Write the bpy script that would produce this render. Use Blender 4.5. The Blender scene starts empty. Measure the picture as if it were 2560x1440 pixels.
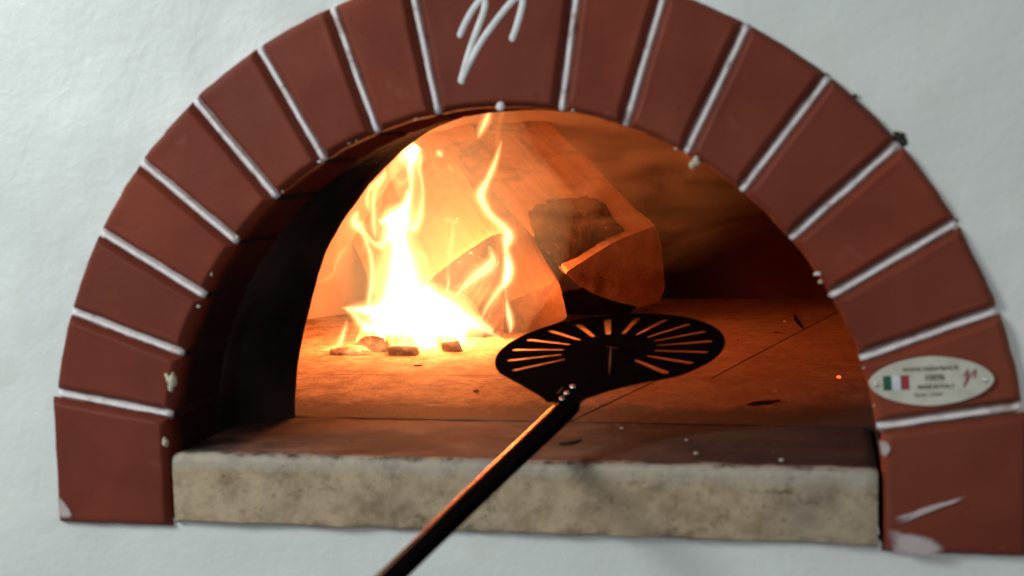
import bpy, bmesh, math, random
from mathutils import Vector, Matrix, noise
random.seed(7)
sc = bpy.context.scene
COL = sc.collection

# ------------------------------------------------------------------ camera
CAM = Vector((0.29543, -1.31108, 0.30766))
YAW, PITCH, ROLL = 0.21363, -0.09528, 0.02271
FPX = 3555.6
def rotm():
    ca, sa = math.cos(YAW), math.sin(YAW); cb, sb = math.cos(PITCH), math.sin(PITCH); cc, s_ = math.cos(ROLL), math.sin(ROLL)
    Z = Matrix(((ca, -sa, 0), (sa, ca, 0), (0, 0, 1))); X = Matrix(((1, 0, 0), (0, cb, -sb), (0, sb, cb))); Y = Matrix(((cc, 0, s_), (0, 1, 0), (-s_, 0, cc)))
    return Z @ X @ Y
RM = rotm()
cd = bpy.data.cameras.new('camera'); cam = bpy.data.objects.new('camera', cd); COL.objects.link(cam)
right, fwd, up = RM.col[0], RM.col[1], RM.col[2]
m = Matrix((right, up, -fwd)).transposed().to_4x4(); m.translation = CAM
cam.matrix_world = m
cd.sensor_width = 36; cd.lens = FPX / 2560 * 36; cd.clip_start = .05; cd.clip_end = 50
cd.dof.use_dof = True; cd.dof.focus_distance = 2.05; cd.dof.aperture_fstop = 5.0; cd.dof.aperture_blades = 0
sc.camera = cam
sc.render.resolution_x, sc.render.resolution_y = 1024, 576

# ------------------------------------------------------------------ light
w = bpy.data.worlds.new('World'); sc.world = w; w.use_nodes = True
w.node_tree.nodes['Background'].inputs[0].default_value = (.80, .90, 1.0, 1)
w.node_tree.nodes['Background'].inputs[1].default_value = .215
sc.view_settings.view_transform = 'Standard'; sc.view_settings.look = 'None'
sc.view_settings.exposure = 0; sc.view_settings.gamma = 1; sc.view_settings.use_curve_mapping = False
sc.render.engine = 'CYCLES'
sc.cycles.use_denoising = True
sc.cycles.max_bounces = 8; sc.cycles.diffuse_bounces = 4; sc.cycles.transparent_max_bounces = 24
sc.cycles.sample_clamp_indirect = 4
sc.cycles.use_light_tree = True
def lamp(name, kind, loc, energy, color, size, target=None, size_y=None):
    l = bpy.data.lights.new(name, kind); l.energy = energy; l.color = color
    if kind == 'AREA':
        l.size = size
        if size_y: l.shape = 'RECTANGLE'; l.size_y = size_y
    else: l.shadow_soft_size = size
    o = bpy.data.objects.new(name, l); COL.objects.link(o); o.location = loc
    if target is not None: o.rotation_euler = (Vector(target) - Vector(loc)).to_track_quat('-Z', 'Y').to_euler()
    return o
lamp('room_lamp', 'AREA', (-1.55, -1.3, 1.10), 34, (.87, .96, .99), .55, (-.05, 0, .15))
lamp('room_fill', 'AREA', (1.2, -2.2, .9), 6, (1.0, .95, .86), .9, (.2, 0, .1))
FIRE = (1.0, .235, .055)
for x, y, z, e, s in ((-.29, .80, .085, 8.0, .05), (-.31, .80, .18, 3.2, .045), (-.235, .82, .07, 3.5, .035), (-.18, .90, .17, .9, .015), (-.42, .80, .10, 1.6, .03)):
    lamp('fire_light', 'POINT', (x, y, z), e, FIRE, s)

# ------------------------------------------------------------------ helpers
def ray(x, y): return (RM @ Vector(((x - 1280) / FPX, 1, -(y - 720) / FPX)))
def bp(x, y, Y):                      # point of the upright plane y = Y
    d = ray(x, y); return CAM + d * ((Y - CAM.y) / d.y)
def fl(x, y, z=.011):                 # point of a level plane
    d = ray(x, y); return CAM + d * ((z - CAM.z) / d.z)

def thing(name, label, cat, loc=(0, 0, 0), group=None):
    o = bpy.data.objects.new(name, None); COL.objects.link(o); o.location = loc; o.empty_display_size = .05
    tag(o, label, cat, group); return o
def tag(o, label=None, cat=None, group=None, kind=None):
    if label: o['label'] = label
    if cat: o['category'] = cat
    if group: o['group'] = group
    if kind: o['kind'] = kind
    return o
def link(name, me, mats, parent=None, smooth=False):
    o = bpy.data.objects.new(name, me); COL.objects.link(o)
    for mt in (mats if isinstance(mats, (list, tuple)) else [mats]): me.materials.append(mt)
    if parent is not None:
        o.parent = parent
        o.location = -Vector(parent.location) if parent.type == 'EMPTY' else (0, 0, 0)
    if smooth:
        for p in me.polygons: p.use_smooth = True
    return o
def meshof(verts, faces):
    me = bpy.data.meshes.new('mesh'); me.from_pydata([tuple(v) for v in verts], [], faces); me.update(); return me
def loft(rings, cap0=True, cap1=True, closed=True):
    n = len(rings[0]); V = [v for r in rings for v in r]; F = []
    for i in range(len(rings) - 1):
        for j in range(n if closed else n - 1):
            k = (j + 1) % n
            F.append((i * n + j, i * n + k, (i + 1) * n + k, (i + 1) * n + j))
    if cap0: F.append(tuple(range(n - 1, -1, -1)))
    if cap1: F.append(tuple((len(rings) - 1) * n + j for j in range(n)))
    me = meshof(V, F)
    bm = bmesh.new(); bm.from_mesh(me); bmesh.ops.recalc_face_normals(bm, faces=bm.faces); bm.to_mesh(me); bm.free()
    return me
def sharp(me, ang=35):
    for p in me.polygons: p.use_smooth = True
    me.set_sharp_from_angle(angle=math.radians(ang))
def crom(P, seg):
    out = []
    for i in range(len(P) - 1):
        p0 = P[max(i - 1, 0)]; p1 = P[i]; p2 = P[i + 1]; p3 = P[min(i + 2, len(P) - 1)]
        for k in range(seg):
            t = k / seg
            out.append(tuple(.5 * (2 * b + (c - a) * t + (2 * a - 5 * b + 4 * c - d) * t * t + (-a + 3 * b - 3 * c + d) * t ** 3) for a, b, c, d in zip(p0, p1, p2, p3)))
    out.append(tuple(P[-1])); return out
def nz(v, s): return noise.noise(Vector(v) * s)

class Mat:
    def __init__(s, name):
        s.m = bpy.data.materials.new(name); s.m.use_nodes = True; s.t = s.m.node_tree; s.N = s.t.nodes; s.L = s.t.links
        s.b = s.N['Principled BSDF']; s.o = s.N['Material Output']
        s.geo = s.N.new('ShaderNodeNewGeometry'); s.tc = s.N.new('ShaderNodeTexCoord'); s.P = s.tc.outputs['Object']
    def new(s, k, **kw):
        n = s.N.new(k)
        for a, b in kw.items(): setattr(n, a, b)
        return n
    def map(s, scale=(1, 1, 1), rot=(0, 0, 0), vec=None):
        n = s.new('ShaderNodeMapping'); n.inputs['Scale'].default_value = scale; n.inputs['Rotation'].default_value = rot
        s.L.new(vec or s.P, n.inputs[0]); return n.outputs[0]
    def noise(s, scale, detail=4, rough=.55, vec=None, dist=0):
        n = s.new('ShaderNodeTexNoise'); n.inputs['Scale'].default_value = scale; n.inputs['Detail'].default_value = detail
        n.inputs['Roughness'].default_value = rough; n.inputs['Distortion'].default_value = dist
        s.L.new(vec or s.P, n.inputs['Vector']); return n.outputs['Fac']
    def ramp(s, f, a, b, c0=(0, 0, 0, 1), c1=(1, 1, 1, 1)):
        n = s.new('ShaderNodeMapRange', interpolation_type='SMOOTHSTEP'); n.inputs[1].default_value = a; n.inputs[2].default_value = b
        s.L.new(f, n.inputs[0]); return n.outputs[0]
    def mix(s, f, a, b):
        n = s.new('ShaderNodeMix', data_type='RGBA')
        for i, v in ((0, f), (6, a), (7, b)):
            if isinstance(v, (int, float)): n.inputs[i].default_value = v
            elif isinstance(v, tuple): n.inputs[i].default_value = (*v, 1) if len(v) == 3 else v
            else: s.L.new(v, n.inputs[i])
        return n.outputs[2]
    def math(s, op, a, b=None, clamp=False):
        n = s.new('ShaderNodeMath', operation=op, use_clamp=clamp)
        for i, v in ((0, a), (1, b)):
            if v is None: continue
            if isinstance(v, (int, float)): n.inputs[i].default_value = v
            else: s.L.new(v, n.inputs[i])
        return n.outputs[0]
    def xyz(s):
        n = s.new('ShaderNodeSeparateXYZ'); s.L.new(s.P, n.inputs[0]); return n.outputs
    def bump(s, h, strength, dist):
        n = s.new('ShaderNodeBump'); n.inputs['Strength'].default_value = strength; n.inputs['Distance'].default_value = dist
        s.L.new(h, n.inputs['Height']); s.L.new(n.outputs[0], s.b.inputs['Normal']); return n
    def set(s, col=None, rough=None, metal=None, spec=None):
        for k, v in (('Base Color', col), ('Roughness', rough), ('Metallic', metal), ('Specular IOR Level', spec)):
            if v is None: continue
            if isinstance(v, tuple): s.b.inputs[k].default_value = (*v, 1)
            elif isinstance(v, (int, float)): s.b.inputs[k].default_value = v
            else: s.L.new(v, s.b.inputs[k])
        return s

# ------------------------------------------------------------------ materials
def m_plaster():
    s = Mat('plaster'); big = s.noise(3.5, 3); fine = s.noise(120, 6, .65); mid = s.noise(38, 4, .55, dist=.6)
    c = s.mix(s.ramp(big, .3, .7), (.70, .71, .655), (.79, .80, .74))
    c = s.mix(s.math('MULTIPLY', s.ramp(s.noise(14, 5), .58, .75), .25), c, (.60, .56, .46))
    s.set(c, .42, spec=.45)
    h = s.math('ADD', s.math('MULTIPLY', mid, .42), s.math('MULTIPLY', fine, .30))
    s.bump(h, .45, .005); return s.m
def m_brick(name='red_brick', a=(.165, .028, .0125), b=(.235, .043, .0185)):
    s = Mat(name); x, y, z = s.xyz()
    inf = s.new('ShaderNodeObjectInfo')
    c = s.mix(s.ramp(s.noise(9, 4), .3, .7), a, b)
    c = s.mix(s.math('MULTIPLY', inf.outputs['Random'], .5), c, (.13, .026, .016))
    c = s.mix(s.math('MULTIPLY', s.ramp(s.noise(4, 3), .5, .7), .35), c, (.24, .065, .03))
    c = s.mix(s.math('MULTIPLY', s.ramp(s.noise(26, 6, .65, dist=.4), .62, .78), .22), c, (.42, .20, .16))
    c = s.mix(s.math('MULTIPLY', s.ramp(s.noise(60, 3, .5), .70, .76), .6), c, (.07, .022, .018))
    # soot on the underside of the arch; lighter crown paints in the firelight
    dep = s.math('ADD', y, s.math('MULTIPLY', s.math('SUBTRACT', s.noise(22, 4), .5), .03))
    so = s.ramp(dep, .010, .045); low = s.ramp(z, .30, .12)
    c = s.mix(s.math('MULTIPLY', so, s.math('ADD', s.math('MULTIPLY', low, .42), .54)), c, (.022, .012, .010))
    s.set(c, s.math('ADD', s.math('MULTIPLY', s.noise(40, 4), .25), .42), spec=s.math('MULTIPLY', s.math('SUBTRACT', 1.0, s.ramp(y, .004, .02)), .18))
    h = s.math('ADD', s.math('MULTIPLY', s.noise(220, 4, .6), .35), s.math('MULTIPLY', s.noise(30, 3), .8))
    s.bump(h, .35, .0016); return s.m
def m_mortar(name='white_mortar', a=(.84, .76, .73), b=(.50, .33, .29)):
    s = Mat(name); c = s.mix(s.ramp(s.noise(60, 6, .65), .50, .72), a, b)
    y = s.xyz()[1]; c = s.mix(s.ramp(y, .007, .014), c, (.036, .016, .012))
    s.set(c, .6, spec=s.math('MULTIPLY', s.math('SUBTRACT', 1.0, s.ramp(y, .006, .014)), .4)); s.bump(s.noise(260, 4), .4, .0015); return s.m
def m_sill():
    s = Mat('concrete_sill'); x, y, z = s.xyz()
    st = s.map((1, 1, 1.2)); n1 = s.noise(15, 8, .75, st, .15); n2 = s.noise(45, 6, .7, st); n3 = s.noise(5, 3, .5, s.map((1, 1, .3)))
    c = s.mix(s.ramp(n1, .34, .60), (.27, .185, .11), (.51, .38, .24))
    c = s.mix(s.math('MULTIPLY', s.ramp(n3, .5, .68), .5), c, (.25, .215, .175))
    c = s.mix(s.math('MULTIPLY', s.ramp(n2, .57, .70), .55), c, (.14, .10, .065))
    # pale top edge: light caught on the bevel, painted into the colour
    e = s.math('ADD', z, s.math('MULTIPLY', s.math('SUBTRACT', s.noise(34, 6, .7), .5), .030))
    c = s.mix(s.math('MULTIPLY', s.ramp(s.noise(150, 3, .6), .62, .70), .5), c, (.08, .055, .04))
    c = s.mix(s.math('MULTIPLY', s.ramp(e, -.0085, .004), .48), c, (.45, .43, .37))
    # soot carried out of the oven over the top
    d = s.math('ADD', y, s.math('MULTIPLY', s.math('SUBTRACT', s.noise(30, 8, .8, s.map((.7, 1, 1))), .5), .075))
    k = s.mix(s.ramp(s.noise(20, 6, .65, s.map((.35, 1, 1))), .35, .7), (.05, .028, .02), (.19, .115, .08))
    k = s.mix(s.ramp(s.noise(7, 3), .48, .62), k, (.035, .026, .022))
    k = s.mix(s.math('MULTIPLY', s.ramp(s.math('ADD', x, s.math('MULTIPLY', s.math('SUBTRACT', s.noise(12, 5), .5), .25)), .02, .20), .8), k, (.022, .016, .015))  # dark right part of the top is shadow painted into the colour
    c = s.mix(s.ramp(d, .003, .020), c, k)
    c = s.mix(s.math('MULTIPLY', s.math('MULTIPLY', s.ramp(s.noise(42, 6, .7), .54, .64), s.ramp(y, .002, .008)), s.ramp(y, .03, .015)), c, (.04, .03, .025))
    c = s.mix(s.math('MULTIPLY', s.ramp(s.noise(120, 2, .5), .74, .79), s.ramp(y, .0, .01)), c, (.42, .38, .33))
    s.set(c, .85, spec=.2); s.bump(s.math('ADD', s.noise(90, 6, .75), s.math('MULTIPLY', s.noise(15, 4), .8)), .6, .003); return s.m
def m_hearth():
    s = Mat('refractory_tile'); x, y, z = s.xyz()
    st = s.map((1.15, .9, 1))
    c = s.mix(s.ramp(s.noise(19, 8, .75, st, .4), .36, .62), (.30, .21, .135), (.60, .46, .32))
    c = s.mix(s.math('MULTIPLY', s.ramp(s.noise(60, 7, .8, st), .49, .62), .65), c, (.24, .15, .095))
    c = s.mix(s.math('MULTIPLY', s.ramp(s.noise(17, 7, .75, st, .8), .56, .66), .55), c, (.17, .10, .065))
    c = s.mix(s.math('MULTIPLY', s.ramp(s.noise(150, 2, .5), .68, .71), .85), c, (.05, .03, .025))
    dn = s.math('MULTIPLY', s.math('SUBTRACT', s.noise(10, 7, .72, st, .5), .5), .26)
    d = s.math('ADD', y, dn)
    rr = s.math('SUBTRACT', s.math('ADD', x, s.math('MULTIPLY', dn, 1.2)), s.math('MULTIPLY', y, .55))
    c = s.mix(s.math('MULTIPLY', s.ramp(s.math('ADD', x, dn), -.12, .12), .72), c, (.24, .085, .040))  # redder, darker right side paints in the falloff of the firelight
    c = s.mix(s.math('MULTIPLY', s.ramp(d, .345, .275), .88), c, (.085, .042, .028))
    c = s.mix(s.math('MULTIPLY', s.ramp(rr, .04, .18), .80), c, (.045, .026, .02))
    s.set(c, .85, spec=.2); s.bump(s.math('ADD', s.noise(110, 8, .8), s.math('MULTIPLY', s.noise(26, 7, .7), 1.6)), .9, .008); return s.m
def m_dome():
    s = Mat('dome_refractory'); x, y, z = s.xyz()
    c = s.mix(s.ramp(s.noise(6, 6, .65), .3, .7), (.46, .33, .23), (.56, .42, .30))
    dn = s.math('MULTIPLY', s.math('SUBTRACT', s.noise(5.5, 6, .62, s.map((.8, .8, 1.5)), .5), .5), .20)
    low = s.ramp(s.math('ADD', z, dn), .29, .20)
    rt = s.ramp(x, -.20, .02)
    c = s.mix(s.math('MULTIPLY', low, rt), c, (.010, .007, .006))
    c = s.mix(s.math('MULTIPLY', s.ramp(x, -.10, .22), .92), c, (.085, .024, .010))  # firelight falloff towards the right, painted into the dome colour
    s.set(c, .9, spec=.15); s.bump(s.noise(60, 6, .6), .5, .004); return s.m
def m_soot(name='soot', a=(.010, .008, .007), b=(.060, .036, .028)):
    s = Mat(name); s.set(s.mix(s.ramp(s.noise(7, 4), .25, .8), a, b), .9, spec=.04); s.bump(s.noise(90, 5), .5, .003); return s.m
def m_wood(name, a, b, ringy=False, scorch=.45):
    s = Mat(name)
    if ringy: v = s.map((1, 1, 1)); n1 = s.noise(30, 6, .65, v, .6); n2 = s.noise(130, 4, .6, v)
    else: v = s.map((1, 1, .05)); n1 = s.noise(60, 6, .65, v); n2 = s.noise(300, 4, .6, s.map((1, 1, .08)))
    c = s.mix(s.ramp(n1, .35, .66), a, b); c = s.mix(s.math('MULTIPLY', s.ramp(n2, .56, .7), .12), c, (.16, .09, .05))
    c = s.mix(s.math('MULTIPLY', s.ramp(s.noise(11, 7, .7, None, .6), .50, .66), scorch), c, (.085, .040, .024))
    s.set(c, .8, spec=.2); s.bump(s.math('ADD', n1, s.math('MULTIPLY', n2, .5)), .55, .004); return s.m
def m_char():
    s = Mat('charred_wood'); n1 = s.noise(24, 6, .7, None, .8)
    c = s.mix(s.ramp(n1, .38, .62), (.009, .006, .0055), (.048, .027, .019))
    c = s.mix(s.math('MULTIPLY', s.ramp(s.noise(22, 7, .75, None, 2.2), .60, .66), .6), c, (.62, .42, .33))
    s.set(c, .9, spec=.1); s.bump(n1, 1, .01); return s.m
def m_ash():
    s = Mat('ash'); c = s.mix(s.ramp(s.noise(70, 5), .4, .65), (.42, .32, .25), (.8, .72, .62)); s.set(c, .95, spec=.1); s.bump(s.noise(150, 5), 1, .004); return s.m
def m_metal(name, col, rough, metal, spec=.5, scratch=False):
    s = Mat(name); c = s.mix(s.ramp(s.noise(30, 5), .4, .7), tuple(v * .8 for v in col), tuple(v * 1.2 for v in col)); s.set(c, rough, metal, spec)
    if scratch: s.bump(s.noise(60, 4), .15, .001)
    return s.m
def m_flat(name, col, rough=.5):
    s = Mat(name); s.set(s.mix(s.ramp(s.noise(60, 4), .3, .7), tuple(v * .85 for v in col), tuple(min(1, v * 1.08) for v in col)), rough); return s.m
def m_flame(name, col, strength, streak=0):
    mt = bpy.data.materials.new(name); mt.use_nodes = True; t = mt.node_tree; t.nodes.clear()
    o = t.nodes.new('ShaderNodeOutputMaterial'); e = t.nodes.new('ShaderNodeEmission')
    e.inputs[0].default_value = (*col, 1); e.inputs[1].default_value = strength
    t.links.new(e.outputs[0], o.inputs['Volume'])
    return mt
def m_glow(name, col, st):
    mt = Mat(name); mt.set((.2, .05, .02), .8); mt.b.inputs['Emission Color'].default_value = (*col, 1); mt.b.inputs['Emission Strength'].default_value = st; return mt.m
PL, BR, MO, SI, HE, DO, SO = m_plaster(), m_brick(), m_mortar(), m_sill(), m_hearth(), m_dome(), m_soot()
LUMP = m_mortar('mortar_lump', (.55, .50, .36), (.28, .22, .14))
WS = m_wood('split_wood', (.45, .275, .16), (.52, .33, .195)); WE = m_wood('log_end', (.36, .22, .13), (.50, .33, .20), True)
WSC = m_wood('scorched_wood', (.34, .18, .10), (.46, .27, .155), False, .8); WEC = m_wood('scorched_end', (.30, .15, .085), (.42, .24, .14), True, .75)
CH, AS = m_char(), m_ash()

# ------------------------------------------------------------------ plaster wall with the arch opening
def wall():
    Ro, zb, zs = .4725, -.061, -.056
    inner = []
    for i in range(14): inner.append((-Ro, zb + (0 - zb) * i / 14))
    for i in range(181): a = math.pi - math.pi * i / 180; inner.append((Ro * math.cos(a), Ro * math.sin(a)))
    for i in range(1, 15): inner.append((Ro, zb * i / 14))
    for i in range(1, 60):
        x = Ro - 2 * Ro * i / 60; inner.append((x, zb if abs(x) > .351 else zs))
    n = len(inner); T = 64; W = 1.5; V = []; F = []
    for k in range(T + 1):
        t = k / T; s = .10 * t + .90 * t ** 2.6
        for (x, z) in inner:
            cx, cz = x, z - .05
            sc_ = W / max(abs(cx), abs(cz), 1e-4)
            if cz < 0 and abs(x) < .4: sc_ = None
            ox, oz = (cx * sc_, cz * sc_ + .05) if sc_ else (x * W / .47, -W)
            px, pz = x + (ox - x) * s, z + (oz - z) * s
            d = math.hypot(px - x, pz - z)
            y = .0115 - .0012 * math.exp(-d / .012) + .0030 * nz((px, 0, pz), 6) + .0016 * nz((px, 3, pz), 16) + .0005 * nz((px, 3, pz), 45)
            y += .0016 * nz((x * 60, 1, z * 60), 1) * math.exp(-d / .01)
            V.append((px, y, pz))
    for k in range(T):
        for j in range(n):
            j2 = (j + 1) % n; F.append((k * n + j, k * n + j2, (k + 1) * n + j2, (k + 1) * n + j))
    me = meshof(V, F); o = link('plaster_wall', me, PL, None, True)
    bm = bmesh.new(); bm.from_mesh(me); bmesh.ops.recalc_face_normals(bm, faces=bm.faces); bm.to_mesh(me); bm.free()
    tag(o, 'rough white plastered wall around the red brick oven arch', 'wall')
    md = o.modifiers.new('thickness', 'SOLIDIFY'); md.thickness = .02; md.offset = -1 if me.polygons[0].normal.y < 0 else 1
wall()

# ------------------------------------------------------------------ brick arch
JPX = [((425,1040),(135,985)),((452,887),(180,785)),((510,745),(245,582)),((590,610),(345,405)),((690,500),(480,250)),((803,398),(645,125)),((935,325),(825,20)),((1088,275),(1030,0)),
       ((1400,272),(1435,0)),((1560,312),(1652,0)),((1712,383),(1865,62)),((1850,480),(2060,205)),((1970,602),(2235,370)),((2072,745),(2380,565)),((2147,900),(2490,780)),((2195,1070),(2550,1020))]
arch = thing('brick_arch', 'round arch of dark red bricks with white mortar joints framing the oven mouth', 'brick arch')
J = []
for a, b in JPX:
    A = bp(*a, 0); B = bp(*b, 0); A = Vector((A.x, A.z)); B = Vector((B.x, B.z))
    A = A.normalized() * .350; d = (B - A).normalized(); B2 = A + d * .1285
    J.append((A, B2, d))
GAP = .0042
def wedge(outline, depth=.12, ch=.0060, seed=0):
    """outline: list of (x,z) counter-clockwise; rings from back to face with a worn chamfer"""
    n = len(outline); c = Vector((sum(p[0] for p in outline) / n, sum(p[1] for p in outline) / n))
    def inset(q):
        out = []
        for i in range(n):
            p = Vector(outline[i]); a = Vector(outline[i - 1]); b = Vector(outline[(i + 1) % n])
            e1 = (p - a).normalized(); e2 = (b - p).normalized()
            n1 = Vector((-e1.y, e1.x)); n2 = Vector((-e2.y, e2.x)); nn = (n1 + n2)
            nn = nn / max(.4, nn.length_squared / 2) if nn.length > 1e-6 else n1
            out.append(p + nn * q)
        return out
    rings = []
    for y, q in ((depth, 0), (.05, 0), (.0105, 0), (.0080, .0008), (.0040, ch * .45), (.0012, ch * .78), (.0002, ch), (0, ch * 1.25)):
        r = []
        for i, p in enumerate(inset(q)):
            k = .0011 * nz((p.x, seed, p.y), 55) + .0006 * nz((p.x, seed, p.y), 170)
            dv = (p - c).normalized() * k
            r.append((p.x + dv.x, y, p.y + dv.y))
        rings.append(r)
    last = rings[-1]
    for f in (.9, .75, .55, .35, .15, .03):
        rings.append([(c.x + (q[0] - c.x) * f, .0009 * nz((c.x + (q[0] - c.x) * f, seed, c.y + (q[2] - c.y) * f), 22) + .0003, c.y + (q[2] - c.y) * f) for q in last])
    me = loft(rings); sharp(me, 50)
    return me
def seg(p, q, n): return [tuple(Vector(p).lerp(Vector(q), i / n)) for i in range(n)]
def rounded(corners, r, n=4):
    out = []
    m_ = len(corners)
    for i in range(m_):
        p = Vector(corners[i]); a = Vector(corners[i - 1]); b = Vector(corners[(i + 1) % m_])
        out.append((p + (a - p).normalized() * r, p, p + (b - p).normalized() * r))
    return out
def brick_outline(A0, B0, A1, B1, gap):
    # joint 0 is to the left (larger angle), joint 1 to the right
    d0 = (B0 - A0).normalized(); d1 = (B1 - A1).normalized()
    n0 = Vector((d0.y, -d0.x)); n1 = Vector((-d1.y, d1.x))
    a0, b0, a1, b1 = A0 + n0 * gap, B0 + n0 * gap, A1 + n1 * gap, B1 + n1 * gap
    pts = []
    r = .005
    def arc(p, q, n):
        rp, rq = p.length, q.length; tp, tq = math.atan2(p.y, p.x), math.atan2(q.y, q.x); o = []
        for i in range(n + 1):
            t = i / n; rr = rp + (rq - rp) * t; th = tp + (tq - tp) * t; o.append((rr * math.cos(th), rr * math.sin(th)))
        return o
    # clockwise from inner-left: build ccw = inner-left -> inner-right -> outer-right -> outer-left
    inn = arc(a0, a1, 12); outr = arc(b1, b0, 12)
    pts = inn[:-1] + seg(a1, b1, 12) + outr[:-1] + seg(b0, a0, 12)
    pts = [tuple(p) for p in pts]
    return pts
for i in range(15):
    A0, B0, _ = J[i]; A1, B1, _ = J[i + 1]
    ol = brick_outline(A0, B0, A1, B1, GAP)
    key = i == 7
    o = link('keystone' if key else 'brick', wedge(ol, seed=i * 3.1), BR, arch)
    if key: keystone = o; tag(o, 'widest brick at the crown bearing a white handwritten emblem')
# upright base blocks
def block(side):
    zb = -.0655
    A, B, d = J[0] if side < 0 else J[15]
    nrm = Vector((-d.y, d.x)) if side < 0 else Vector((d.y, -d.x))   # below the joint
    if nrm.y > 0: nrm = -nrm
    a = A + nrm * GAP; b = B + nrm * GAP
    ax, bx = side * .3515, side * .4785
    a = Vector((ax, a.y)); b = Vector((bx, b.y))
    cs = [a, b, Vector((bx, zb)), Vector((ax, zb))]
    if side > 0: cs = [cs[0], cs[3], cs[2], cs[1]]
    pts = []
    for k in range(4):
        p, q = cs[k], cs[(k + 1) % 4]; e = (q - p).normalized()
        pts += seg(p, q, 12)
    # orientation check
    ar = sum(pts[i][0] * pts[(i + 1) % len(pts)][1] - pts[(i + 1) % len(pts)][0] * pts[i][1] for i in range(len(pts)))
    if ar < 0: pts.reverse()
    return link('base_block', wedge(pts, ch=.006, seed=side * 9), BR, arch)
bl = block(-1); br_ = block(1)
tag(br_, 'square base block with a white plaster smear at its foot')
# mortar joints: rounded ribs lying in the gaps
for i, (A, B, d) in enumerate(J):
    n = Vector((-d.y, d.x)); rings = []
    S = 34
    for k in range(S + 1):
        t = k / S; p = A.lerp(B - d * .001, t) + d * .0002
        wdt = .0060 + .0006 * nz((p.x, i, p.y), 60); wv = .0006 * nz((p.x, i + 20, p.y), 30)
        flare = .0022 * max(0, (t - .93) / .07)
        r = []
        for u, y in ((-1, .11), (-1, .0110), (-.50, .0094), (-.40, .0074), (-.30, .0060), (.30, .0060), (.40, .0074), (.50, .0094), (1, .0110), (1, .11)):
            q = p + n * (u * (wdt + flare) + wv); yy = y + .0008 * nz((q.x, i, q.y), 120)
            if k in (0, S) and y < .05: yy += .0025
            r.append((q.x, yy, q.y))
        rings.append(r)
    me = loft(rings); sharp(me, 60); link('mortar_joint', me, MO, arch)
def lump(c, r, mat, name, parent, seed, squash=(1, 1, 1), amp=.45, sub=3, fr=1.2):
    bm = bmesh.new(); bmesh.ops.create_icosphere(bm, subdivisions=sub, radius=1)
    for v in bm.verts:
        k = 1 + amp * noise.noise(v.co * fr + Vector((seed, 0, 0))) + amp * .5 * noise.noise(v.co * fr * 3 + Vector((seed, 4, 0)))
        v.co = Vector((v.co.x * squash[0], v.co.y * squash[1], v.co.z * squash[2])) * r * k + Vector(c)
    me = bpy.data.meshes.new('mesh'); bm.to_mesh(me); bm.free()
    return link(name, me, mat, parent, True)
for k, (x, y, r) in enumerate(((428, 945, .0075), (424, 965, .005), (1742, 402, .0036), (412, 1105, .004), (1730, 412, .003))):
    lump(bp(x, y, .004), r, LUMP, 'mortar_lump', arch, k * 3.3, (.8, .7, 1.3))
lump(bp(1251, 266, .001), .0042, MO, 'mortar_lump', arch, 8.1, (1, .7, 1), .2)
for k in range(15):      # crumbs left on the arris of the arch
    a = random.uniform(.14, math.pi - .12); rr = .350 + random.uniform(-.0008, .0030)
    lump((rr * math.cos(a), random.uniform(.001, .006), rr * math.sin(a)), random.uniform(.0008, .0018), LUMP if k % 3 else MO, 'mortar_lump', arch, k * 1.7, (random.uniform(.8, 2), 1, random.uniform(.7, 1.6)), .7, 2)
# dark chips where mortar has fallen out along the outer edge
CHIP = m_soot('open_joint', (.03, .028, .02), (.10, .09, .07))
for k, (x, y, r) in enumerate(((2246, 343, .0040), (2254, 356, .0032), (1868, 66, .0018), (2064, 190, .002), (2136, 240, .0018), (2386, 552, .002))):
    lump(bp(x, y, .0095), r * 1.1, CHIP, 'mortar_chip', arch, k * 2.2 + 40, (1.2, .32, 1), .7)

# white emblem on the keystone
PAINT = m_flat('white_paint', (.74, .72, .69), .45)
def stroke_mesh(strokes, Y, wid, thick=.0012):
    V = []; F = []
    for P in strokes:
        C = crom([(*p,) for p in P], 8); base = len(V)
        for i, c in enumerate(C):
            a = Vector(C[max(i - 1, 0)][:2]); b = Vector(C[min(i + 1, len(C) - 1)][:2]); t = (b - a).normalized(); n = Vector((-t.y, t.x))
            w_ = wid * c[2]
            for u, y in ((-1, Y + .0004), (-.8, Y - thick * .7), (0, Y - thick), (.8, Y - thick * .7), (1, Y + .0004)):
                q = Vector(c[:2]) + n * w_ * u; V.append((q.x, y, q.y))
        for i in range(len(C) - 1):
            for j in range(4): F.append((base + i * 5 + j, base + i * 5 + j + 1, base + (i + 1) * 5 + j + 1, base + (i + 1) * 5 + j))
        for end, s_ in ((0, -1), (len(C) - 1, 1)):       # round ends
            a = Vector(C[end][:2]); b = Vector(C[end - s_][:2]); t = (a - b).normalized(); n = Vector((-t.y, t.x)); w_ = wid * C[end][2]
            k0 = len(V); V.append((a.x, Y - thick, a.y))
            for k in range(9):
                th = -math.pi / 2 + math.pi * k / 8; q = a + (t * math.cos(th) + n * math.sin(th)) * w_; V.append((q.x, Y + .0002, q.y))
            for k in range(8): F.append((k0, k0 + 1 + k, k0 + 2 + k))
    me = meshof(V, F); bm = bmesh.new(); bm.from_mesh(me); bmesh.ops.recalc_face_normals(bm, faces=bm.faces); bm.to_mesh(me); bm.free(); return me
def c6(x, y, w_=1.0): p = bp(960 + x / 3.459, y / 3.459, 0); return (p.x, p.z, w_)
st1 = [c6(655, 310), c6(700, 205), c6(760, 95), c6(815, 20), c6(850, -18), c6(875, 20), c6(862, 100), c6(825, 205), c6(770, 350), c6(715, 520), c6(668, 695)]
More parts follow.
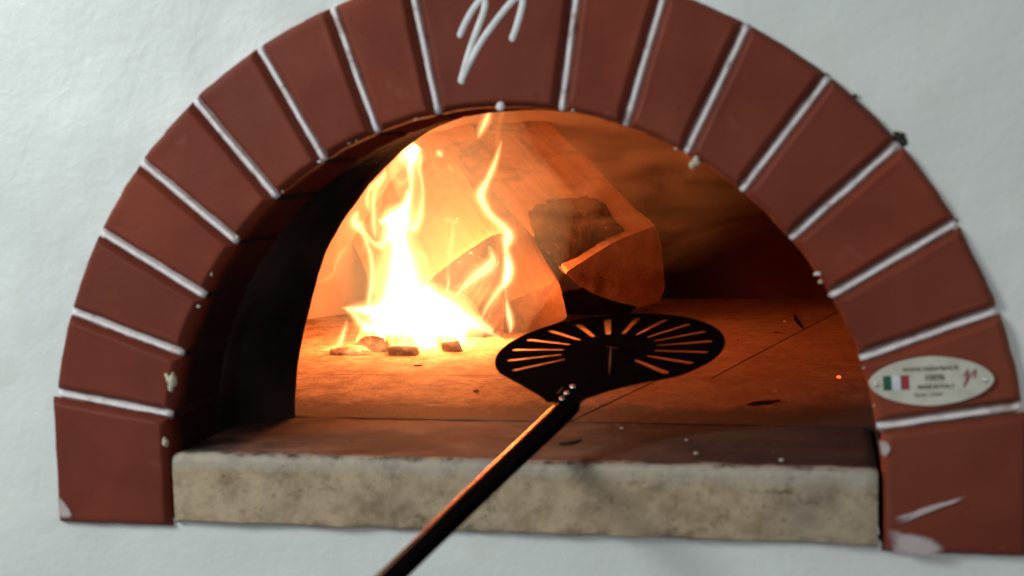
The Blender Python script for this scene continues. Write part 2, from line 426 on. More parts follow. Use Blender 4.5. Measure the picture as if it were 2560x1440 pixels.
st2 = [c6(668, 695, .9), c6(740, 540), c6(840, 360), c6(950, 205), c6(1060, 65), c6(1140, -20), c6(1185, -45), c6(1200, 20), c6(1175, 130), c6(1140, 250), c6(1108, 335)]
em = link('emblem', stroke_mesh([st1, st2], .0002, .0034), PAINT, keystone, True)
# plaster smear and scrape on the right base block
SM = m_flat('plaster_smear', (.50, .40, .38), .6)
def sm(): 
    s = Mat('smear'); n = s.noise(75, 6, .7); s.set((.50, .40, .38), .6)
    at = s.new('ShaderNodeVertexColor'); at.layer_name = 'edge'
    s.L.new(s.ramp(s.math('ADD', s.math('MULTIPLY', at.outputs['Color'], 1.15), s.math('SUBTRACT', n, .5)), .25, .95), s.b.inputs['Alpha']); return s.m
SMM = sm()
def smear(px, Y, seed):
    P = [bp(x, y, Y) for x, y in px]; c = sum(P, Vector()) / len(P); n = len(P); V = []; F = []; K = 8
    for k in range(K + 1):
        for p in P:
            q = c.lerp(p, 1 - k / K); V.append((q.x, Y - .0009 * min(1, k / 3) - .0004 * nz(q, 90), q.z))
    for k in range(K):
        for j in range(n): F.append((k * n + j, k * n + (j + 1) % n, (k + 1) * n + (j + 1) % n, (k + 1) * n + j))
    me = meshof(V, F); at = me.color_attributes.new('edge', 'FLOAT_COLOR', 'POINT')
    for i in range(len(V)): v = min(1, (i // n) / K * 1.4); at.data[i].color = (v, v, v, 1)
    return link('plaster_smear', me, SMM, br_, True)
smear(crom([(2200,1310),(2260,1318),(2330,1335),(2385,1368),(2360,1400),(2290,1402),(2225,1392),(2205,1350)], 4), -.0006, 1)
smear(crom([(2210,1300),(2300,1268),(2380,1245),(2432,1232),(2425,1246),(2350,1272),(2280,1300),(2225,1325)], 4), -.0006, 2)
smear(crom([(2190,1090),(2220,1100),(2232,1122),(2215,1150),(2196,1140)], 4), -.0006, 3)
smear(crom([(140,1225),(165,1250),(188,1295),(160,1303),(142,1290)], 4), -.0006, 4).parent = bl

# ------------------------------------------------------------------ sill
def rbox(x0, x1, y0, y1, z0, z1, r, nx, name, mat, parent, seed, amp=.0012):
    prof = []
    def add(y, z): prof.append((y, z))
    n = 8
    for i in range(10): add(y0, z0 + r * .3 + (z1 - r - z0 - r * .3) * i / 10)
    for i in range(n + 1): a = math.pi / 2 * i / n; add(y0 + r - r * math.cos(a), z1 - r + r * math.sin(a))
    for i in range(1, 13): add(y0 + r + (y1 - y0 - r) * i / 12, z1)
    add(y1, z0); add(y0 + .004, z0)
    rings = []
    for k in range(nx + 1):
        x = x0 + (x1 - x0) * k / nx; e = .002 if k in (0, nx) else 0
        rg = []
        for y, z in prof:
            d = amp * (nz((x, y + seed, z), 28) + .6 * nz((x, y + seed, z), 90))
            rg.append((x, y + d + e, z + d * .8 - e))
        rings.append(rg)
    me = loft(rings); sharp(me, 55); return link(name, me, mat, parent)
sill = rbox(-.3462, .3475, .0005, .203, -.0590, .0113, .0085, 110, 'stone_sill', SI, None, 0, .0013)
tag(sill, 'long worn beige concrete sill under the arch, sooty on top', 'sill')

# ------------------------------------------------------------------ oven chamber
oven = thing('oven_chamber', 'domed refractory oven chamber with a tiled hearth behind the arch, lit orange by fire', 'oven')
mouth = [(-.294,.004),(-.292,.04),(-.287,.077),(-.270,.141),(-.251,.196),(-.226,.238),(-.191,.280),(-.153,.315),(-.116,.338),(-.075,.350)]
mouth = crom(mouth, 4); mouth = mouth + [(0, .3535)] + [(.3525 * math.cos(a), .3525 * math.sin(a)) for a in [math.radians(78 - 78 * i / 40) for i in range(41)]]
def resamp(P, n):
    L = [0]
    for a, b in zip(P, P[1:]): L.append(L[-1] + math.dist(a, b))
    out = []
    for i in range(n):
        t = L[-1] * i / (n - 1); k = 0
        while k < len(P) - 2 and L[k + 1] < t: k += 1
        u = (t - L[k]) / max(1e-9, L[k + 1] - L[k]); out.append((P[k][0] + (P[k + 1][0] - P[k][0]) * u, P[k][1] + (P[k + 1][1] - P[k][1]) * u))
    return out
NM = 81; mo = resamp(mouth, NM)
half = resamp([(-.352, -.002)] + [(.352 * math.cos(math.pi - math.pi * i / 80), .352 * math.sin(math.pi - math.pi * i / 80)) for i in range(81)] + [(.352, -.002)], NM)
rings = []
for y, f in ((.112, 0), (.122, .0), (.124, .10), (.150, .16), (.153, .32), (.196, .86), (.210, 1.0), (.213, 1.0), (.218, .97)):
    rings.append([(hx + (mx - hx) * f + .0012 * nz((hx, y, hz), 50), y, hz + (mz - hz) * f + .0012 * nz((hx, y + 9, hz), 50)) for (hx, hz), (mx, mz) in zip(half, mo)])
# annular front plate of the chamber
for s_ in (1.25, 1.8, 2.6): rings.append([(mx * s_, .2185, max(0, mz * s_) if mz > .02 else mz) for mx, mz in mo])
me = loft(rings, False, False, False); sharp(me, 60); link('mouth_frame', me, SO, oven)
# dome shell
DC = Vector((0, .84)); DR, DH = .69, .52
V = []; F = []; NA, NR = 96, 40
for k in range(NR + 1):
    u = k / NR
    if u < .8: r = DR * math.sin(math.pi / 2 * u / .8) ** .9; z = DH * (1 - (r / DR) ** 3.2) ** .5 if r < DR * .999 else .0
    else: r, z = DR, None
    r = min(r, DR); 
    zz = DH * max(0, 1 - (r / DR) ** 3.4) ** .48
    if u >= .8: zz = 0
    for j in range(NA):
        a = 2 * math.pi * j / NA; x, y = r * math.cos(a), DC.y + r * math.sin(a)
        zt = zz if u < .8 else -.01 * (u - .8) / .2
        y = DC.y + (y - DC.y) * (1.5 if y < DC.y else 1.0)
        V.append((x, max(y, .217), zt))
for k in range(NR):
    for j in range(NA):
        q = (k * NA + j, k * NA + (j + 1) % NA, (k + 1) * NA + (j + 1) % NA, (k + 1) * NA + j)
        if all(V[i][1] < .2175 for i in q): continue
        F.append(q)
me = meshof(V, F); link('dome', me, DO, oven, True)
# hearth tiles
dirn = Vector((.152, .686)).normalized()
def tile(poly, seed, holes=None):
    n = 12; pts = []
    g = .0005
    c = Vector((sum(p[0] for p in poly) / len(poly), sum(p[1] for p in poly) / len(poly)))
    for i in range(len(poly)):
        p, q = Vector(poly[i]), Vector(poly[(i + 1) % len(poly)])
        pts += [p.lerp(q, k / n) for k in range(n)]
    rings = []
    for z, q in ((-.03, g), (.0095, g), (.0108, g + .0005), (.0113, g + .0010)):
        r = []
        for p in pts:
            d = (c - p); d = d / max(abs(d.x), abs(d.y), 1e-6)
            w_ = q + .0005 * abs(nz((p.x, p.y, seed), 50))
            r.append((p.x + d.x * w_, p.y + d.y * w_, z))
        rings.append(r)
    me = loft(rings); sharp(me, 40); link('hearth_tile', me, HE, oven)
def xat(x0, y0, y): return x0 + (y - y0) * dirn.x / dirn.y
rows = ((.2085, .515, (.0648, .376)), (.515, 1.50, (.158, .509)))
for ri, (y0, y1, (bx, by)) in enumerate(rows):
    wd_ = (.80, .66)[ri]
    for k in range(-2, 2):
        x0 = xat(bx, by, y0) + k * wd_; x1 = x0 + wd_; x0b = xat(bx, by, y1) + k * wd_; x1b = x0b + wd_
        if x1b < -.62 or x0 > .62: continue
        tile([(x0, y0), (x1, y0), (x1b, y1), (x0b, y1)], ri * 7 + k)

# cracks and crumbs on the hearth
for k, (x, y, r, mt) in enumerate(((1962, 803, .0022, AS), (1938, 978, .002, AS), (1190, 976, .0032, AS), (1500, 1010, .002, AS), (1975, 1002, .002, AS))):
    p = fl(x, y, .0125); tag(lump(p, r, mt, 'ash_crumb', None, k, (1.2, 1, .6), .4, 2), ['tiny pale crumb near the crack on the far right of the hearth', 'tiny pale crumb right of the slotted blade on the hearth', 'pale round crumb on the hearth left of the slotted blade', 'tiny pale crumb below the slotted blade on the hearth', 'tiny pale crumb at the right end of the hearth front'][k], 'crumb', 'crumbs on the hearth')
for k, (x, y, r) in enumerate(((1740, 1133, .0028), (1954, 1150, .0026), (1555, 1070, .0022), (1716, 1100, .0018))):
    p = fl(x, y, .0125); tag(lump(p, r, AS, 'ash_crumb', None, k + 9, (1, 1, .6), .4, 2), ['pale crumb on the sill top, nearest the sill middle edge', 'pale crumb at the right front edge of the sill top', 'pale crumb on the sill top just right of the peel handle', 'faint small crumb on the sooty sill top'][k], 'crumb', 'crumbs on the sill')
CK = m_soot('crevice', (.01, .008, .007), (.02, .014, .012))
def crack(px, wd, label, z=.0122):
    P = crom([tuple(fl(x, y, z)) for x, y in px], 5); rings = []
    for i, p in enumerate(P):
        t = i / (len(P) - 1); r = wd * math.sin(math.pi * min(max(t, .04), .96)) * (1 + .5 * nz(p, 80)); a = Vector(P[max(0, i - 1)]); b = Vector(P[min(len(P) - 1, i + 1)]); d = (b - a).normalized(); n = Vector((-d.y, d.x, 0))
        rings.append([tuple(Vector(p) + n * r), (p[0], p[1], p[2] + .0006), tuple(Vector(p) - n * r), (p[0], p[1], p[2] - .001)])
    o = link('char_flake', loft(rings), CH if 0 else CK, None); tag(o, label, 'char flake', 'char flakes on the hearth')
crack([(1985, 785), (1990, 798), (2000, 812), (2008, 822)], .0035, 'thin crooked black flake meeting the tile joint at far right')
crack([(1868, 1012), (1900, 1006), (1950, 1000)], .0085, 'long black flake on the dark right front of the hearth')
crack([(1398, 1110), (1430, 1105), (1452, 1098)], .006, 'black flake on the sill top beside the peel handle')
crack([(1936, 831), (1948, 830)], .0022, 'short black flake just above the tile joint at right')
crack([(1035, 914), (1055, 913)], .0022, 'short black flake in the bright light before the fire')
crack([(1843, 850), (1847, 850)], .0018, 'black speck on the hearth right of the peel blade')

# ------------------------------------------------------------------ logs
def log(name, label, px, Y, far, sides=WS, ends=WE, rough=.0016, group='firewood stacked at the back of the oven', K=5, fr=1.0, ext=1.0):
    """px: outline of the near end in the photo, Y its depth(s); far: ((px,py) of one edge point, (px,py) it runs to, depth there)"""
    Ys = Y if isinstance(Y, (list, tuple)) else [Y] * len(px)
    P = [bp(x, y, yy) for (x, y), yy in zip(px, Ys)]
    (e0, e1, y2) = far; y1 = sum(Ys) / len(Ys)
    D = (bp(*e1, y2) - bp(*e0, y1)) * ext
    c = sum(P, Vector()) / len(P)
    zax = D.normalized(); xax = zax.cross(Vector((0, 0, 1))).normalized(); yax = zax.cross(xax)
    R = Matrix((xax, yax, zax)).transposed(); Ri = R.transposed()
    loc = [Ri @ (p - c) for p in P]
    # dense outline
    ch_ = []
    for i in range(len(loc)):
        p, q = loc[i], loc[(i + 1) % len(loc)]; ch_ += [p.lerp(q, .10), p.lerp(q, .90)]
    loc = ch_
    n = len(loc); out = []
    for i in range(n):
        for k in range(8): out.append(loc[i].lerp(loc[(i + 1) % n], k / 8))
    L = D.length; S = 26; rings = []
    for s_ in range(K, 0, -1): pass
    for k in range(1, 6):       # end face rings
        f = k / 5; f = f ** .8
        rings.append([tuple(Vector((o.x * f, o.y * f, o.z * f + .0012 * nz(o * f, 60)))) for o in out])
    nend = len(rings)
    for s_ in range(1, S + 1):
        z = L * s_ / S; r = []
        for o in out:
            d = Vector((o.x, o.y, 0)).normalized(); k = rough * (nz((o.x * 3, o.y * 3, z * .35), 45 * fr) + .7 * nz((o.x * 2, o.y * 2, z * .2), 150 * fr)) + .007 * nz((o.x, o.y, z), 6) + .003 * nz((o.x, o.y, z * .6), 18)
            r.append((o.x + d.x * k, o.y + d.y * k, o.z + z))
        rings.append(r)
    me = loft(rings); m2 = len(out)
    ob = link(name, me, [sides, ends], None)
    for p in me.polygons:
        p.use_smooth = True
        if max(p.vertices) < nend * m2: p.material_index = 1
    me.set_sharp_from_angle(angle=math.radians(40))
    ob.matrix_world = Matrix.Translation(c) @ R.to_4x4()
    tag(ob, label, 'firewood', group); return ob
log('split_log', 'pale split log leaning behind the fire with a triangular end', [(960,800),(1020,742),(1078,696),(1150,640),(1225,590),(1262,580),(1262,700),(1258,848),(1225,820),(1150,790),(1060,790)], [.99,.98,.97,.96,.95,.94,.92,.88,  .90,.93,.97], ((1225,590),(1075,365),1.25), WS, CH, ext=1.25)
log('split_log', 'bright squared log standing right of the thin tall flame', [(1266,755),(1330,730),(1396,701),(1408,745),(1418,796),(1350,826),(1266,838)], [.955,.985,1.015,1.02,1.03,1.005,.965], ((1396,701),(1190,330),1.26), ext=1.25)
log('split_log', 'quarter log with a broad curved end, rightmost of the stack', [(1412,682),(1470,645),(1535,605),(1600,578),(1638,562),(1652,600),(1658,660),(1662,720),(1650,756),(1600,768),(1545,756),(1490,738),(1445,712)], [.955,.995,1.045,1.09,1.12,1.135,1.14,1.145,1.135,1.10,1.06,1.02,.98], ((1638,562),(1390,320),1.30), WSC, WEC, ext=1.3)
log('charred_log', 'charred cracked log wedged between the two right-hand logs', [(1330,590),(1380,562),(1440,548),(1500,545),(1535,560),(1562,585),(1530,618),(1470,652),(1420,690),(1395,680)], [.965,.97,1.0,1.03,1.055,1.088,1.062,1.012,.976,.968], ((1500,545),(1478,490),1.10), CH, CH, .006, fr=.5)
lump(fl(1470, 768, .03) + Vector((0, .06, 0)), .05, SO, 'shade_lump', None, 5.5, (1.5, .5, .6), .3)['label'] = 'low black lump standing in for the shade under the curved log'  # black shape painting the dark void beneath the log
bpy.data.objects['shade_lump']['category'] = 'firewood'

# small burning billets lying in the fire
log('billet', 'small square billet end under the brightest flame', [(970,866),(1008,864),(1042,868),(1046,880),(1040,893),(972,893)], [.70,.70,.70,.70,.70,.70], ((1008,864),(985,800),.86), WS, AS, group='small billets burning on the hearth')  # pale ash end, here and on the next, paints in hearth bounce
log('billet', 'small square billet end right of the brightest flame', [(1102,856),(1148,851),(1156,880),(1108,883)], .74, ((1125,853),(1080,800),.90), WS, AS, group='small billets burning on the hearth')
log('billet', 'dim billet behind the flames at the foot of the split logs', [(1150,822),(1195,814),(1218,826),(1212,842),(1155,842)], .90, ((1180,815),(1080,780),1.05), WS, CH, group='small billets burning on the hearth')
log('billet', 'crumbling pale billet at the left foot of the fire', [(885,862),(905,845),(930,838),(960,845),(968,878),(925,884),(890,890)], .74, ((930,838),(945,790),.90), AS, AS, .004, group='small billets burning on the hearth', fr=.5)
o = lump(fl(880, 880, .014), .027, AS, 'ash_heap', None, 3.3, (1.2, .7, .34), .45); tag(o, 'low heap of pale ash at the left foot of the fire', 'ash')
o = lump(fl(2097, 942, .014), .0028, m_glow('ember', (1, .12, .03), 2.2), 'ember', None, 2, (1, 1, .7), .4, 2); tag(o, 'tiny glowing red ember alone on the right of the hearth', 'ember')

# ------------------------------------------------------------------ fire
fire = thing('fire', 'bright yellow and white flames leaping from small billets on the hearth', 'fire', (-.29, .80, .011))
FW = m_flame('flame_core', (1.0, .66, .32), 170)
FB = m_flame('flame_edge', (1.0, .60, .24), 150)
FS = m_flame('flame_soft', (1.0, .45, .11), 17)
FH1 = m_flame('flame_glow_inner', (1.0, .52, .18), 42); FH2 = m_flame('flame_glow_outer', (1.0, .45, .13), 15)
FM = m_flame('flame_sheet', (1.0, .52, .16), 32)
FO = m_flame('flame_faint', (1.0, .46, .14), 60)
def flame(P, mat, Y=.80, depth=.8, y2=None, seg_=7, name='flame'):
    Q = crom([(x, y, w_) for x, y, w_ in P], seg_); rings = []; n = len(Q)
    pts = []
    for i, (x, y, w_) in enumerate(Q):
        yy = Y + ((y2 if y2 is not None else Y) - Y) * i / (n - 1)
        px, py = 700 + x / 2.117, 250 + y / 2.117
        pts.append((bp(px, py, yy), max(.2, w_) / 2.117 * (yy - CAM.y) / FPX))
    for i, (p, r) in enumerate(pts):
        a = pts[max(0, i - 1)][0]; b = pts[min(n - 1, i + 1)][0]; t = (b - a).normalized()
        side = t.cross(Vector((0, 1, 0))).normalized(); dep = side.cross(t).normalized()
        rr = max(r, .0003); dd = max(rr * depth, .0003)
        if i in (0, n - 1): rr *= .25; dd *= .25
        rings.append([tuple(p + side * rr * math.cos(2 * math.pi * k / 14) + dep * dd * math.sin(2 * math.pi * k / 14)) for k in range(14)])
    ob = link(name, loft(rings), mat, fire, True)
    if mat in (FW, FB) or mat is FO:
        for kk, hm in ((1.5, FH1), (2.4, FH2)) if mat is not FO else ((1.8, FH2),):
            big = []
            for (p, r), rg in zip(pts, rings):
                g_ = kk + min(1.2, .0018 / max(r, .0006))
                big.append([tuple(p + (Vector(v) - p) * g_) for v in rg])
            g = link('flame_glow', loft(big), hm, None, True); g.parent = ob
    return ob
# core
flame([(650,1330,75),(650,1200,95),(655,1080,85),(655,960,72),(650,850,56),(635,770,46),(620,700,52),(640,640,50),(668,570,24),(688,500,13),(694,420,12),(690,350,20),(705,290,30),(730,240,18)], FW)
flame([(640,1320,60),(625,1200,70),(600,1090,50),(600,960,22),(612,850,22),(620,780,18)], FB, .81)
flame([(860,1300,90),(850,1220,105),(840,1130,85),(800,1050,45),(775,990,16),(760,955,5)], FW, .83)
flame([(760,1190,90),(860,1170,90),(950,1170,52),(1040,1200,22),(1120,1235,10),(1190,1272,3)], FW, .82, .6)
flame([(765,960,4),(820,1020,10),(900,1085,14),(980,1140,16),(1080,1190,13),(1130,1225,8)], FB, .83)
flame([(328,1100,2),(380,1105,13),(450,1112,24),(520,1100,20),(600,1095,30),(680,1100,30)], FW, .80)
flame([(350,1105,4),(400,1145,14),(440,1190,18),(460,1230,10),(490,1262,3)], FB, .79)
flame([(610,1330,50),(590,1260,42),(580,1180,22),(585,1110,20)], FW, .77)
flame([(480,1290,6),(500,1240,16),(530,1290,22),(560,1330,10)], FO, .78)
flame([(480,1105,10),(492,1150,12),(500,1210,14),(540,1260,26),(580,1290,26)], FB, .79)
flame([(420,1120,6),(520,1125,40),(620,1140,60),(720,1150,80),(820,1150,70)], FW, .82, .4)
flame([(570,1240,50),(680,1230,90),(800,1240,90),(900,1240,80),(965,1235,40)], FW, .81, .4)
flame([(720,1150,60),(720,1060,50),(710,980,28),(700,920,10)], FW, .82, .6)
flame([(470,700,10),(500,600,34),(510,520,40),(540,440,36),(600,360,40),(650,290,34)], FM, .82, .4)
flame([(700,700,16),(722,600,26),(730,500,22),(728,400,22),(725,300,30)], FM, .81, .4)
flame([(455,1060,10),(500,980,30),(510,880,32),(500,800,26),(480,740,14)], FM, .81, .4)
flame([(640,330,10),(660,290,26),(690,260,34),(720,235,24)], FW, .82, .4)
# left edges
flame([(465,1085,8),(482,1000,12),(488,920,11),(482,840,10),(468,780,9),(450,720,9),(420,672,20),(395,645,18),(405,605,10),(418,585,2)], FB)
flame([(450,700,5),(490,750,9),(530,770,14),(560,740,16),(590,690,20),(620,650,20)], FB)
flame([(505,735,2),(498,690,8),(496,610,9),(494,540,8),(505,480,8),(525,440,9),(550,400,9),(556,360,2)], FB)
flame([(470,590,2),(462,545,8),(468,490,8),(492,450,9),(525,425,8),(548,395,3)], FB)
flame([(520,640,4),(560,640,24),(600,625,34),(640,590,28),(670,540,14),(684,470,8)], FW)
# soft sheets between
flame([(540,1080,52),(545,980,56),(552,880,58),(560,800,46),(570,750,20)], FM, .82, .5)
flame([(690,690,30),(710,620,50),(722,520,42),(722,420,40),(712,340,50),(690,270,60),(700,210,30)], FM, .82, .35)
flame([(660,560,20),(640,470,36),(620,400,44),(620,340,52),(650,280,50),(700,230,30)], FM, .83, .5)
flame([(700,690,12),(735,640,14),(750,570,10),(757,500,7),(752,430,6),(738,370,6),(742,320,7),(752,285,2)], FB, .80)
flame([(600,400,3),(640,440,11),(670,420,12),(690,370,10),(660,320,12),(640,300,4)], FO, .80)
flame([(430,820,2),(450,760,8),(440,700,10),(430,680,4)], FO, .80)
# mid curls
flame([(765,965,4),(735,930,12),(720,880,14),(715,840,12),(735,812,12),(762,830,9),(775,870,6),(768,905,2)], FO, .82)
flame([(800,900,2),(800,860,10),(812,830,12),(830,815,3)], FS, .84)
flame([(865,1038,2),(884,1005,6),(892,965,8),(888,930,6),(890,860,8),(902,780,8),(913,710,8),(914,660,6),(905,640,6),(885,632,8),(862,630,2)], FO, .86, 1.0)
flame([(866,1036,2),(884,1005,3.5),(892,965,4.5),(888,932,2)], FB, .855)
flame([(918,630,2),(932,645,9),(952,642,2)], FO, .86)
# right S-shaped flame
flame([(1065,1165,2),(1090,1110,5),(1120,1060,7),(1160,1005,10),(1195,960,16),(1212,905,18),(1208,850,15),(1196,790,12),(1203,745,20),(1208,712,20),(1180,668,15),(1135,628,13),(1100,590,14),(1076,545,16),(1062,500,18),(1078,460,15),(1100,420,11),(1122,370,11),(1145,310,8),(1160,262,5),(1175,210,2)], FB, .90, 1.0, .84)
flame([(1120,400,8),(1140,330,14),(1150,260,14),(1150,200,16),(1160,130,14),(1180,60,14),(1190,20,8)], FS, .85, .9)
flame([(1095,250,2),(1110,215,9),(1130,170,10),(1140,120,5)], FS, .84)
flame([(1218,1232,3),(1222,1190,10),(1212,1140,12),(1203,1090,8),(1198,1050,3),(1196,1000,3)], FW, .885, 1.0)
flame([(1185,1000,2),(1200,940,14),(1205,880,14),(1196,820,6)], FW, .885)
# flame tongue on the split log and its streaks
flame([(925,1050,2),(965,1000,12),(1010,955,20),(1060,915,26),(1105,880,27),(1125,845,20),(1118,805,10),(1105,770,3)], FB, .885, .5)
for x0, y0, x1, y1, wd in ((905,1070,1010,940,9),(945,1110,1050,945,9),(985,1130,1085,950,9),(1025,1150,1115,960,8),(1060,1170,1150,980,8),(1090,1185,1175,1000,7),(880,1040,960,960,7)):
    xm, ym = (x0 + x1) / 2 - 12, (y0 + y1) / 2 + 6
    flame([(x0, y0, 2), (xm, ym, wd), ((xm + x1) / 2 + 6, (ym + y1) / 2, wd * 1.2), (x1, y1, 3)], FO, .88, .7)
flame([(960,1110,10),(1020,1050,45),(1080,990,60),(1130,920,50),(1150,860,20)], FS, .89, .3)
# thin ones to the left
flame([(190,965,2),(240,950,6),(276,925,7),(290,885,6),(303,850,9),(325,810,9),(350,780,5),(370,765,2)], FO, .82)
flame([(415,860,2),(432,800,5),(440,740,7),(445,700,3)], FS, .82)
flame([(170,1346,1),(215,1335,5),(270,1320,8),(305,1308,10),(325,1270,12),(338,1230,10),(350,1190,5),(352,1160,2)], FB, .74)
flame([(330,1350,8),(370,1320,34),(400,1260,46),(410,1200,30),(390,1150,8)], FS, .76, .8)
flame([(400,1350,5),(430,1330,20),(415,1290,16),(405,1260,6)], FO, .74)
flame([(740,1330,12),(780,1290,26),(800,1250,30),(790,1200,20)], FO, .78)
flame([(330,1352,6),(370,1335,26),(420,1325,30),(460,1300,22),(480,1260,8)], FO, .665, .4)
flame([(470,1330,14),(520,1310,26),(560,1290,20)], FO, .665, .4)
flame([(560,1300,4),(640,1292,14),(740,1300,10),(800,1310,3)], FB, .672, .4)
flame([(850,1285,3),(900,1272,10),(970,1262,8),(975,1200,16),(965,1150,10)], FB, .71, .5)
# detached tongues
flame([(828,266,3),(843,282,11),(862,302,3)], FB, .86)
flame([(885,332,2),(902,358,8),(922,388,2)], FO, .86)
flame([(1045,205,2),(1062,168,10),(1084,122,13),(1102,80,11),(1116,50,3)], FB, .86)

def smoke():
    mt = bpy.data.materials.new('smoke'); mt.use_nodes = True; t = mt.node_tree; t.nodes.clear()
    o = t.nodes.new('ShaderNodeOutputMaterial'); v = t.nodes.new('ShaderNodeVolumeScatter'); tc = t.nodes.new('ShaderNodeTexCoord')
    mp = t.nodes.new('ShaderNodeMapping'); mp.inputs['Scale'].default_value = (.6, .8, 1.5); mp.inputs['Rotation'].default_value = (0, .12, 0)
    n = t.nodes.new('ShaderNodeTexNoise'); n.inputs['Scale'].default_value = 13; n.inputs['Detail'].default_value = 4; n.inputs['Distortion'].default_value = 1.2
    r = t.nodes.new('ShaderNodeMapRange'); r.inputs[1].default_value = .42; r.inputs[2].default_value = .70; r.inputs[3].default_value = .4; r.inputs[4].default_value = 6.0
    g = t.nodes.new('ShaderNodeVectorMath'); g.operation = 'LENGTH'; mg = t.nodes.new('ShaderNodeMapping'); mg.inputs['Scale'].default_value = (1 / .38, 1 / .15, 1 / .18)
    q = t.nodes.new('ShaderNodeMapRange'); q.inputs[1].default_value = 1.0; q.inputs[2].default_value = .35
    mu = t.nodes.new('ShaderNodeMath'); mu.operation = 'MULTIPLY'
    L = t.links; L.new(tc.outputs['Object'], mp.inputs[0]); L.new(mp.outputs[0], n.inputs['Vector']); L.new(n.outputs['Fac'], r.inputs[0]); L.new(tc.outputs['Object'], mg.inputs[0]); L.new(mg.outputs[0], g.inputs[0]); L.new(g.outputs['Value'], q.inputs[0])
    L.new(r.outputs[0], mu.inputs[0]); L.new(q.outputs[0], mu.inputs[1]); L.new(mu.outputs[0], v.inputs['Density']); L.new(v.outputs[0], o.inputs['Volume'])
    v.inputs['Color'].default_value = (.80, .60, .45, 1)
    c = bp(1440, 450, 1.05); bm = bmesh.new(); bmesh.ops.create_icosphere(bm, subdivisions=3, radius=1)
    for k in bm.verts: k.co = Vector((k.co.x * .38, k.co.y * .15, k.co.z * .18))
    me = bpy.data.meshes.new('mesh'); bm.to_mesh(me); bm.free(); ob = link('smoke', me, mt, None, True); ob.location = c
    tag(ob, 'thin wisps of orange lit smoke drifting over the right-hand logs', 'smoke', kind='stuff')
smoke()

for nm, rr_, st in (('bloom_haze', (.22, .14, .23), 1.1), ('bloom_haze', (.15, .10, .18), 1.4), ('bloom_haze', (.075, .06, .10), 2.0)):  # added glowing shells that paint a bloom veil around the fire
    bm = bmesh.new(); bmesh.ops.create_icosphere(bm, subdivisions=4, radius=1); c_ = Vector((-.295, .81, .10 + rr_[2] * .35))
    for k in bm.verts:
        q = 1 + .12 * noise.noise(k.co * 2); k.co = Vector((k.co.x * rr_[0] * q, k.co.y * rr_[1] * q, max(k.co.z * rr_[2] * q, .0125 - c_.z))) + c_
    me = bpy.data.meshes.new('mesh'); bm.to_mesh(me); bm.free(); link(nm, me, m_flame('bloom_haze', (1.0, .50, .18), st), fire, True)
# ------------------------------------------------------------------ pizza peel
PC = Vector((0.07175715, 0.21116735, 0.09219732)); PN = Vector((-0.05479298, -0.19179663, 0.97990397)); PA = Vector((-0.16700798, -0.96579314, -0.19837325)); PB = Vector((0.98443185, -0.17452124, 0.02088712))
PB = PN.cross(PA).normalized() if PN.cross(PA).dot(PB) > 0 else -PN.cross(PA).normalized()
def plane_mesh(loops, ext, bev, org, ax, ay, az, res=3):
    cu = bpy.data.curves.new('c', 'CURVE'); cu.dimensions = '2D'; cu.fill_mode = 'BOTH'; cu.extrude = ext; cu.bevel_depth = bev; cu.bevel_resolution = res
    for lp in loops:
        sp = cu.splines.new('POLY'); sp.points.add(len(lp) - 1)
        for i, (x, y) in enumerate(lp): sp.points[i].co = (x, y, 0, 1)
        sp.use_cyclic_u = True
    ob = bpy.data.objects.new('c', cu); COL.objects.link(ob)
    dg = bpy.context.evaluated_depsgraph_get(); me = bpy.data.meshes.new_from_object(ob.evaluated_get(dg)); bpy.data.objects.remove(ob)
    for v in me.vertices: v.co = org + ax * v.co.x + ay * v.co.y + az * v.co.z
    me.materials.clear(); return me
peel = thing('pizza_peel', 'round black slotted pizza peel held over the hearth on a long handle', 'pizza peel', tuple(PC))
DARK = m_metal('black_anodised', (.0030, .0024, .0025), .6, .0, .03, True)
HANDLE = m_metal('bronze_handle', (.85, .62, .45), .26, 1.0, .5)
DARK.node_tree.nodes['Principled BSDF'].inputs['IOR'].default_value = 1.10
STEEL = m_metal('rivet_steel', (.75, .74, .70), .25, 1.0)
Rp = .125
ol = []
for k in range(0, 81):
    th = math.radians(50) + math.radians(260) * k / 80; ol.append((Rp * math.cos(th), Rp * math.sin(th)))
# ends of arc at th=50deg (b>0) and 310deg (b<0) -> neck
neckm = crom([(.0803, -.0958), (.100, -.0745), (.119, -.0530), (.136, -.0345), (.150, -.0210), (.158, -.0150)], 4)
neckp = crom([(.161, .0190), (.148, .0215), (.136, .0295), (.119, .0440), (.100, .0660), (.0803, .0958)], 4)
ol = ol + neckm[1:] + neckp[:-1]
loops = [ol]
for i in range(15):
    th = math.pi + (i - 7) * .32382; d = Vector((math.cos(th), math.sin(th))); n = Vector((-d.y, d.x))
    r0, r1, w0, w1 = .0535, .1080, .0031, .0047
    lp = []
    for k in range(9): a = math.pi / 2 + math.pi * k / 8; lp.append(tuple(d * (r0 + w0 * math.cos(a)) + n * w0 * math.sin(a)))
    for k in range(9): a = -math.pi / 2 + math.pi * k / 8; lp.append(tuple(d * (r1 + w1 * math.cos(a)) + n * w1 * math.sin(a)))
    loops.append(lp)
me = plane_mesh(loops, .0004, .0004, PC - PN * .0008, PA, PB, PN); link('blade', me, DARK, peel)
